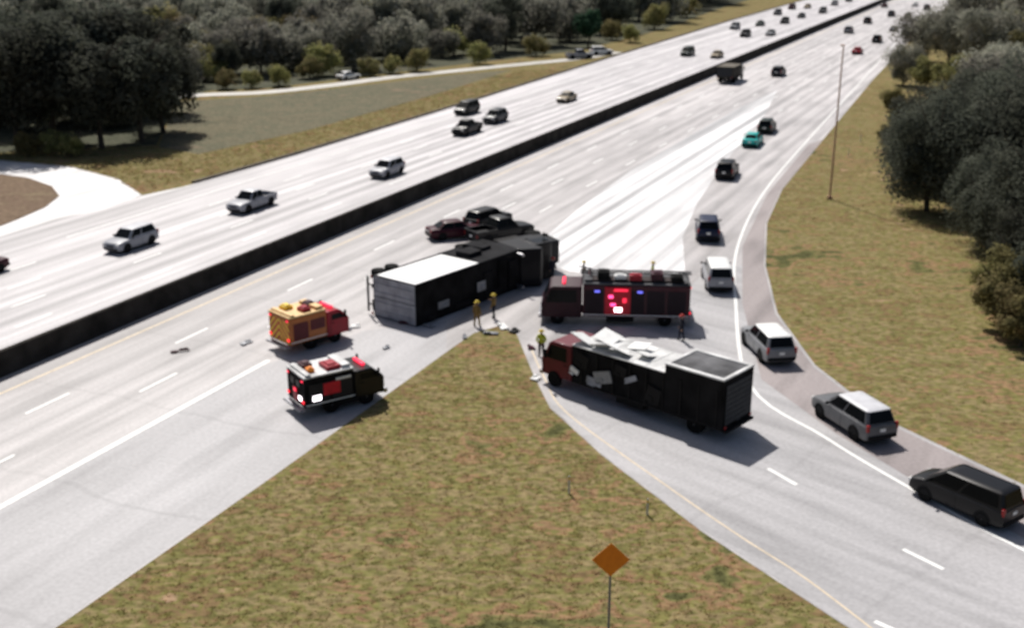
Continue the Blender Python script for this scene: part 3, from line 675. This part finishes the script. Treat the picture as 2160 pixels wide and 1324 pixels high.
def rescue(pos,h,L,W,H,bodym,roofm,label,name,cat,chev=False,ladder=False,cabl=2.3,shut=None,cabm=None,barm=None):
    e=thing(name,pos,h,label,cat); r=.46; yb=-L/2; yc=L/2-cabl; bz=.62
    chassis(e,yb+.2,yc+1,W,r)
    m=MB(); m.box((0,(yb+yc-.06)/2,(bz+H-.1)/2+.0),(W,yc-.06-yb,H-.1-bz)); part('body',m,bodym,e,.04)
    m=MB(); m.box((0,(yb+yc-.06)/2,H-.02),(W+.04,yc-.04-yb,.1)); m.box((0,yb+.3,H+.08),(W-.1,.3,.12)); m.box((0,yc-.4,H+.12),(W-.4,.5,.2)); part('roof',m,roofm,e,.02)
    n=max(2,int((yc-yb)/1.35))
    for sx in(-1,1):
        for i in range(n):
            w=(yc-yb-.3)/n; y=yb+.2+w*(i+.5)
            if abs(y-(yb+1.6))<.5: z0,z1=1.25,H-.45
            else: z0,z1=.85,H-.45
            m=MB()
            k=int((z1-z0)/.14)
            for j in range(k): m.box((sx*(W/2+.012),y,z0+(j+.5)*(z1-z0)/k),(.03,w-.16,(z1-z0)/k-.015))
            part('locker_shutter',m,shut or ALU,e)
        m=MB(); m.box((sx*(W/2+.02),(yb+yc)/2,.76),(.02,yc-yb-.1,.06)); part('reflective_stripe',m,LINEW,e)
    if chev: chevrons(e,W-.1,yb-.012,bz+.05,H-.25)
    else:
        m=MB(); m.box((-.36,yb-.015,1.5),(.68,.03,1.4)); m.box((.36,yb-.015,1.5),(.68,.03,1.4)); part('rear_door',m,bodym,e,.02)
        for sx in(-1,1):
            m=MB(); m.box((sx*.36,yb-.035,1.85),(.42,.01,.36)); part('rear_window',m,GLASS,e)
    m=MB(); m.box((0,yb-.15,.52),(W-.05,.35,.12)); part('rear_step',m,ALU,e,.02)
    tails(e,W,yb-.04,.95,True)
    cab(e,cabm or bodym,yc,W-.05,.5,H-.25,L=cabl)
    m=MB(); m.box((0,yc+cabl*.45,H-.17),(W-1.1,.2,.13)); part('light_bar',m,barm or REDON,e,.03)
    for sx in(-1,1):
        m=MB(); m.box((sx*(W/2-.2),yb-.03,H-.22),(.18,.06,.1)); part('beacon',m,REDON,e,.02)
    if ladder:
        m=MB()
        for sx in(-1,1): m.box((.55+sx*.25,(yb+yc)/2,H+.32),(.06,yc-yb+.3,.1))
        for i in range(14): m.box((.55,yb+.2+i*(yc-yb)/14,H+.32),(.46,.05,.05))
        for yy in(yb+.6,yc-.6): m.box((.55,yy,H+.16),(.5,.08,.26))
        part('ladder',m,simple('dull_steel',(.08,.08,.085),rough=.7),e)
        m=MB(); m.box((-.5,(yb+yc)/2,H+.1),(.9,yc-yb-1,.16)); part('hose_bed',m,simple('canvas_hose',(.04,.03,.03),rough=.9),e,.05)
        for yy,xx,ww,hh,mt in((yb+.9,-.7,.8,.3,BLKB),(yb+2.2,-.4,1.1,.45,MAROON),(yb+3.6,-.8,.6,.35,RED),(yc-1.4,-.5,.9,.5,BLKB),(yb+4.6,-.6,.5,.25,WHITE)):
            m=MB(); m.box((xx,yy,H+.2+hh/2),(ww,.8,hh)); m.box((xx,yy,H+.23+hh),(ww*.6,.5,.08)); part('roof_locker',m,mt,e,.03)
        m=MB(); m.cyl((-.1,yc-.5,H+.2),(-.1,yc-.5,H+.7),.07,.06,10); m.cyl((-.1,yc-.6,H+.7),(-.1,yc+.3,H+.85),.06,.04,10); part('water_cannon',m,CHROME,e)
    truckwheels(e,(yb+1.6,L/2-1.1),W,r,(True,False))
    return e
r_=rescue(P(656,722),46,4.5,2.3,2.4,simple('paint_orange_yellow',(.45,.13,.02),rough=.4,coat=.2),simple('roof_pale_yellow',(.75,.5,.22),rough=.5),'yellow and red rescue truck with chevron rear panel','rescue_truck','rescue truck',chev=True,shut=simple('shutter_dark_red',(.12,.015,.02),rough=.5),cabm=RED,cabl=1.7)
for xx,yy,mt in((-.6,-1.3,YELLOW),(.5,-.7,RED),(-.2,.1,MAROON)):
    m=MB(); m.box((xx,yy,2.52),(.7,.6,.26)); m.box((xx,yy,2.68),(.5,.4,.1)); part('roof_locker',m,mt,r_,.03)
a=rescue(P(712,850),56,4.8,2.25,2.35,BLKB,PALER,'dark ambulance with pale roof and lit red lamps','ambulance','ambulance',shut=simple('shutter_black',(.014,.014,.018),rough=.6),cabl=1.8,cabm=C['black'])
for xx,yy,mt,sx_,sy_ in((.3,-.5,RED,1.1,.8),(-.5,-1.6,MAROON,.7,.6),(.4,-1.7,ORANGE,.4,.4)):
    m=MB(); m.box((xx,yy,2.48),(sx_,sy_,.24)); m.box((xx,yy,2.63),(sx_*.6,sy_*.6,.08)); part('roof_unit',m,mt,a,.03)
m=MB(); m.box((.66,-2.47,1.1),(.36,.06,.24)); part('warning_lamp',m,WHITEON,a,.02)
m=MB(); m.box((.05,-2.47,1.2),(.5,.06,.8)); part('rear_panel',m,RED,a,.02,label='bright red panel on the rear doors')
m=MB(); m.box((.1,-2.51,1.45),(.3,.04,.2)); part('warning_lamp',m,REDON,a,.02)
m=MB(); m.box((1.16,-1.7,1.1),(.05,.5,.3)); part('warning_lamp',m,WHITEON,a,.02)
m=MB(); m.box((1.16,-.8,1.5),(.05,1.0,.7)); part('side_panel',m,simple('paint_bright_red',(.6,.01,.03),rough=.4),a,.02)
m=MB(); m.box((1.165,-.1,1.95),(.05,.9,.14)); part('white_stripe',m,WHITE,a,.01)
f=rescue((6.9,72.6),-86,9.8,2.5,2.9,C['maroon'],MIDR,'dark red fire engine with lit lamps parked across the ramp','fire_engine','fire engine',ladder=True,cabl=2.7,shut=simple('shutter_maroon',(.014,.005,.010),rough=.6),cabm=simple('paint_dark_maroon_cab',(.03,.003,.010),rough=.5))
m=MB(); m.box((-1.285,-.15,1.75),(.04,1.7,1.9)); part('pump_panel',m,MATS['paint_bright_red'],f,.02,label='bright red pump panel in the middle of the side')
for yy,zz,w,hh,mt in((-.35,2.5,.9,.14,REDON),(.3,2.05,.3,.2,PINKON),(-.2,1.15,.5,.3,WHITEON),(.15,1.5,.35,.2,PINKON),(-.6,1.8,.25,.3,REDON),(-1.6,2.4,.35,.14,BLUEON),(1.2,2.4,.35,.14,BLUEON)):
    m=MB(); m.box((-1.33,yy,zz),(.06,w,hh)); part('warning_lamp',m,mt,f,.02)

# --- overturned trailer and tractor
def roll(e,x,y,h,lift,zc):
    M=Matrix.Translation((x,y,lift+ROADZ))@Matrix.Rotation(-math.radians(h),4,'Z')@Matrix.Rotation(math.radians(90),4,'Y')@Matrix.Translation((0,0,-zc))
    e.location=M.to_translation(); e.rotation_euler=M.to_euler()
H0=38.2; hv=Vector((math.sin(math.radians(H0)),math.cos(math.radians(H0)))); wv=Vector((-hv.y,hv.x))
Bc=Vector((-6.3,71.1))
L=11.6; W=2.9; TH=5.1
ctr=Bc+hv*(L/2)+wv*(TH/2)
e=thing('semi_trailer',(0,0,0),0,'overturned white semi trailer lying on its side across the lanes','trailer')
m=MB(); m.box((0,0,(1.15+TH)/2),(W,L,TH-1.15))
for i,(dz,yy) in enumerate(((.12,3.2),(.2,4.3),(.1,1.6))): m.box((.1*i,yy,TH+dz/2-.02),(W*.8-.3*i,.9,dz))
part('cargo_box',m,[BLKB],e,.02)
SIDE=simple('clean_white_panel',(.88,.88,.87),rough=.5,var=.05)
m=MB(); ly=L*.56; m.box((-W/2-.02,-L/2+ly/2+.02,(1.15+TH)/2+.15),(.03,ly,TH-1.6)); part('side_panel',m,SIDE,e)
m=MB(); m.box((-W/2-.02,-L/2+ly+.06+(L-ly-.1)/2,(1.15+TH)/2),(.03,L-ly-.1,TH-1.2)); m.box((-W/2-.2,-L/2+ly+1.2,3.2),(.4,1.6,1.2),0,.8); m.box((-W/2-.15,-L/2+ly+3,2.4),(.3,1.2,1.8),0,.8); part('side_panel',m,simple('dark_trailer_panel',(.018,.018,.02),rough=.85,var=.5,scale=.6,spec=.08),e,label='dark front section of the trailer side')  # front part of the side is near-black and matte
for yy,xx,w_,h_,mt in((-3.2,.5,1.1,.5,ALU),(-1.2,1.0,1.6,.3,CHASS),(.8,.2,.9,.7,ALU),(2.5,1.0,1.2,.4,CHASS),(-4.4,1.1,.8,.3,CHASS)):
    m=MB(); m.box((xx,yy,TH+.09),(h_,w_,.06)); m.box((xx+.1,yy+.1,TH+.16),(h_*.6,w_*.5,.08),0,.7); part('dented_roof_patch',m,mt,e)
m=MB()
for sx in(-1,1): m.box((sx*.7,-L/2-.025,(1.2+TH)/2),(1.34,.04,TH-1.35))
for sx in(-1,1):
    for q in(.35,.95): m.cyl((sx*q,-L/2-.07,1.3),(sx*q,-L/2-.07,TH-.1),.025,.025,6)
    for zz in(1.6,2.6,3.6): m.box((sx*1.2,-L/2-.06,zz),(.16,.04,.08))
part('rear_door',m,GREYP,e,.005)
m=MB()
for sx in(-1,1): m.box((sx*.5,0,.98),(.12,L-.3,.3))
for yy in(-L/2+1.2,-L/2+2.5): m.cyl((-1.0,yy,.5),(1.0,yy,.5),.09,.09,8)
m.box((0,-L/2+.05,.6),(W-.4,.1,.12)); m.box((.7,-L/2+.05,.85),(.08,.08,.5)); m.box((-.7,-L/2+.05,.85),(.08,.08,.5))
for sx in(-1,1): m.box((sx*.7,L/2-2.6,.7),(.12,.12,.9))
part('undercarriage',m,CHASS,e)
for yy in(-L/2+1.2,-L/2+2.5):
    for sx in(-1,1): wheel(e,sx*(W/2-.3),yy,.5,.52)
tails(e,W,-L/2-.05,1.05)
roll(e,ctr.x,ctr.y,H0,W/2,TH/2)
t=thing('semi_tractor',(0,0,0),0,'dark semi tractor tipped on its side ahead of the trailer','truck')
TK=simple('paint_tractor_dark',(.010,.010,.012),rough=.5,coat=.1,spec=.15)
m=MB(); m.prism([(-1.6,1.0),(-.2,1.0),(-.2,3.75),(-.5,3.9),(-1.6,3.3)],-1.2,1.2); part('sleeper',m,TK,t,.06)
cab(t,TK,-.18,2.35,.7,2.95,L=2.0)
m=MB(); m.box((0,2.3,1.25),(1.7,1.1,1.1),0,.88); part('hood',m,TK,t,.08)
chassis(t,-4.4,2.5,2.5,.5)
for sx in(-1,1):
    m=MB(); m.cyl((sx*1.0,-1.85,1.0),(sx*1.0,-1.85,3.9),.09,.09,10); part('exhaust_stack',m,CHROME,t)
truckwheels(t,(-3.9,-2.7,1.6),2.5,.5,(True,True,False))
t.scale=(1.2,1.2,1.2)
c2=ctr+hv*(L/2+1.8)+wv*(-1.2)
roll(t,c2.x,c2.y,H0+14,1.5,2.0)

# ------------------------------------------------------------------ sign, pole, utilities
x,y=P(1283,1345); e=thing('road_sign',(x,y,0),0,'blank orange diamond warning sign on a post in the grass','sign')
m=MB(); m.box((0,0,1.65),(.09,.05,3.4)); part('post',m,simple('galvanised_steel',(.25,.25,.25),rough=.6),e)
m=MB(); rt=Matrix.Rotation(math.radians(45),3,'Y'); m.box((0,-.05,3.35),(.98,.015,.98),0,1,rt); part('sign_panel',m,ORANGE,e,.004)
x,y=P(1750,420); e=thing('lamp_post',(x,y,0),-60,'tall thin rust-brown lamp post on the grass verge','lamp post')
RUST=simple('rusty_steel',(.5,.3,.2),rough=.7)
m=MB(); m.cyl((0,0,0),(0,0,14.6),.11,.06,12); m.box((0,0,.15),(.4,.4,.3)); part('pole',m,RUST,e)
m=MB(); m.box((0,.1,14.66),(.24,.4,.12)); part('lamp_head',m,RUST,e,.02)
for (u,v,hh) in((1815,300,1.2),(1790,330,1.0),(1200,1040,.9),(1365,1085,.8)):
    x,y=P(u,v); e=thing('marker_post',(x,y,0),0,'short reflective marker post standing in the grass','post','marker posts in the verge')
    m=MB(); m.box((0,0,hh/2),(.09,.03,hh)); part('post',m,simple('marker_white',(.6,.6,.58),rough=.6),e,.005)
    m=MB(); m.box((0,-.02,hh-.12),(.07,.01,.14)); part('reflector',m,YELLOW,e)
for i,(u,v,w,l) in enumerate([(905,690,.9,.25),(860,684,1.3,.3),(1060,690,1.2,.5),(1085,700,.7,.5),(1035,705,1.0,.3),(750,690,.6,.4),(980,712,.7,.2),(1120,735,.6,.4),(1130,800,.6,.5),(815,735,.5,.25),(520,725,.9,.3),(380,742,1.2,.2)]):
    x,y=P(u,v); m=MB(); r2=Matrix.Rotation(random.uniform(-.3,.3),3,'X')
    m.box((0,0,.1),(w,l,.05),0,.85,r2); m.box((w*.2,l*.3,.16),(w*.5,l*.5,.1),0,.7,r2); m.box((-w*.3,-.1,.07),(w*.3,l*.9,.08),0,.9)
    mt=random.choice([WHITE,DARK,MAROON,ALU]); e=part('debris',m,mt,None,.01,(x,y,ROADZ)); e.rotation_euler=(0,0,random.uniform(0,3)); e['label']='torn panel of crash debris lying on the road'; e['category']='debris'; e['group']='crash debris on the road'

# ------------------------------------------------------------------ people
SKIN=simple('skin',(.42,.26,.19),rough=.6); COATY=simple('turnout_coat',(.22,.14,.045),rough=.85); COATD=simple('dark_uniform',(.02,.02,.03),rough=.9); COATV=simple('safety_vest',(.5,.55,.05),rough=.8)
HELM=simple('helmet_yellow',(.75,.55,.05),rough=.4); HELMR=simple('helmet_red',(.5,.03,.02),rough=.3); BOOT=simple('boots',(.02,.02,.02),rough=.6)
def person(pos,h,coat,trous,helm,label,pose=0):
    e=thing('person',pos,h,label,'person')
    V=[];E=[];Rd=[];K=[]
    def add(p,r,par=None,k='skin'):
        V.append(p);Rd.append(r); i=len(V)-1
        if par is not None: E.append((par,i)); K.append(k)
        return i
    pv=add((0,0,.96),.15); sp=add((0,.01,1.14),.135,pv,'coat'); ch=add((0,.02,1.36),.155,sp,'coat'); nk=add((0,.02,1.5),.06,ch,'coat')
    hb=add((0,.035,1.58),.075,nk); hd=add((0,.04,1.67),.1,hb); add((0,.035,1.75),.07,hd)
    for sx in(-1,1):
        sh=add((sx*.185,.01,1.40),.068,ch,'coat')
        if pose==1 and sx>0: el=(sx*.27,.16,1.18); wr=(sx*.2,.38,1.25)
        elif pose==2: el=(sx*.3,.05,1.15); wr=(sx*.16,.22,1.02)
        else: el=(sx*.25,-.02,1.13); wr=(sx*.27,.08,.88)
        ei=add(el,.05,sh,'coat'); wi=add(wr,.035,ei,'coat')
        d=(Vector(wr)-Vector(el)).normalized(); sd=Vector((0,1,0)) if abs(d.y)<.7 else Vector((0,0,1))
        pm=Vector(wr)+d*.07; pi_=add(tuple(pm),.034,wi)
        for j,o in enumerate((-.028,-.009,.01,.028)):
            k1=pm+d*.05+sd*o; k2=k1+d*(.035+.01*(j in(1,2)))+Vector((-sx*.008,0,0)); a=add(tuple(k1),.0095,pi_); add(tuple(k2),.008,a)
        th=add(tuple(pm-d*.03+sd*.045),.011,pi_); add(tuple(pm+d*.01+sd*.062),.009,th)
        st=.12*sx if pose!=2 else 0
        hp=add((sx*.1,0,.9),.098,pv,'trousers'); kn=add((sx*.12,st*.6+.02,.5),.068,hp,'trousers'); an=add((sx*.13,st-.02,.11),.047,kn,'trousers'); add((sx*.14,st+.14,.05),.042,an,'boot')
    me=bpy.data.meshes.new('sk'); me.from_pydata(V,E,[]); o=bpy.data.objects.new('sk',me); COL.objects.link(o)
    sk=o.modifiers.new('s','SKIN'); o.modifiers.new('u','SUBSURF').levels=1
    for i,sv in enumerate(me.skin_vertices[0].data): sv.radius=(Rd[i]*(1.15 if i in(1,2) else 1),Rd[i]*(.8 if i in(1,2) else 1)); sv.use_root=(i==0)
    dg=bpy.context.evaluated_depsgraph_get(); bm_=bpy.data.meshes.new_from_object(o.evaluated_get(dg)); bpy.data.objects.remove(o)
    bm_.name='body'; bm_.materials.clear(); bm_.materials.append(SKIN)
    zmin=min(v.co.z for v in bm_.vertices)
    for v in bm_.vertices: v.co.z-=zmin
    for p in bm_.polygons: p.use_smooth=True
    ob('body',bm_,e)
    segs=[(Vector(V[a]),Vector(V[b]),k) for (a,b),k in zip(E,K)]
    cls={}
    for p in bm_.polygons:
        c=Vector(p.center)+Vector((0,0,zmin)); best=(9,'skin')
        for a,b,k in segs:
            t=max(0,min(1,(c-a).dot(b-a)/max(1e-9,(b-a).length_squared))); d=(a+(b-a)*t-c).length
            if d<best[0]: best=(d,k)
        k=best[1]
        if k=='coat' and c.z>1.51: k='skin'
        cls.setdefault(k,[]).append(p.index)
    for k,mt,off in(('coat',coat,.018),('trousers',trous,.014),('boot',BOOT,.01)):
        if k not in cls: continue
        idx={};vs=[];fs=[]
        for pi in cls[k]:
            f=[]
            for vi in bm_.polygons[pi].vertices:
                if vi not in idx: idx[vi]=len(vs); v=bm_.vertices[vi]; vs.append(tuple(v.co+v.normal*off))
                f.append(idx[vi])
            fs.append(tuple(f))
        m=MB(); m.add(vs,fs); ob({'coat':'jacket','trousers':'trousers','boot':'boots'}[k],mesh(k,m,mt,sharp=80,recalc=False),e)
    m=MB(); z0=1.685-zmin; rings=[]
    for rr_,zz in((.175,0),(.17,.015),(.125,.02),(.122,.06),(.1,.105),(.06,.13),(.01,.14)):
        rings.append([(math.cos(2*math.pi*i/16)*rr_,.035+math.sin(2*math.pi*i/16)*rr_*1.12,z0+zz) for i in range(16)])
    m.loft(rings); part('helmet',m,helm,e)
    m=MB(); m.cyl((0,.13,1.655-zmin),(0,.165,1.635-zmin),.012,.018,8)
    part('nose',m,SKIN,e)
    for sx in(-1,1):
        m=MB(); m.cyl((sx*.035,.125,1.665-zmin),(sx*.035,.142,1.665-zmin),.012,.01,8); part('eye',m,DARK,e)
    return e
for u,v,h,c,t,hm,lab,po in[
 (1006,688,30,COATY,COATY,HELM,'firefighter in tan turnout gear and yellow helmet standing',0),
 (1042,672,-60,COATY,COATD,HELM,'firefighter in tan coat reaching out one arm',1),
 (1142,752,200,COATV,COATD,HELM,'worker in yellow safety vest beside the truck cab',2),
 (1165,590,150,COATD,COATD,HELMR,'person in dark uniform and red helmet walking',0),
 (1230,598,100,COATY,COATD,HELM,'firefighter in tan coat beside the fire engine',2),
 (1375,600,100,COATV,COATD,HELM,'worker in yellow safety vest behind the fire engine',0),
 (1437,718,-100,COATD,COATD,HELMR,'person in dark uniform standing between the trucks',0)]:
    x,y=P(u,v); person((x,y),h,c,t,hm,lab,po)

# ------------------------------------------------------------------ light, camera
w=bpy.data.worlds.new('World'); scene.world=w; w.use_nodes=True
N=w.node_tree.nodes; sky=N.new('ShaderNodeTexSky'); sky.sky_type='NISHITA'; sky.sun_disc=False
sd=Vector((-.34,.94,0)).normalized(); EL=math.radians(51)
sky.sun_elevation=EL; sky.sun_rotation=math.atan2(sd.x,sd.y)%(2*math.pi)
sky.dust_density=3.0
w.node_tree.links.new(sky.outputs[0],N['Background'].inputs[0]); N['Background'].inputs[1].default_value=.065
sl=bpy.data.lights.new('sun','SUN'); sl.energy=5.0; sl.angle=math.radians(.5); sl.color=(1,.96,.91)
so=bpy.data.objects.new('sun',sl); COL.objects.link(so)
dirv=Vector((sd.x*math.cos(EL),sd.y*math.cos(EL),math.sin(EL)))
so.rotation_euler=(-dirv).to_track_quat('-Z','Y').to_euler(); so.location=(0,0,100)
cd=bpy.data.cameras.new('camera'); co=bpy.data.objects.new('camera',cd); COL.objects.link(co)
co.location=(0,0,CAM_H); co.rotation_euler=(math.pi/2-PITCH,0,0)
cd.sensor_width=36; cd.lens=36*F/2160; cd.clip_end=8000; cd.clip_start=.5
cd.dof.use_dof=True; cd.dof.focus_distance=11; cd.dof.aperture_fstop=1.15
scene.camera=co
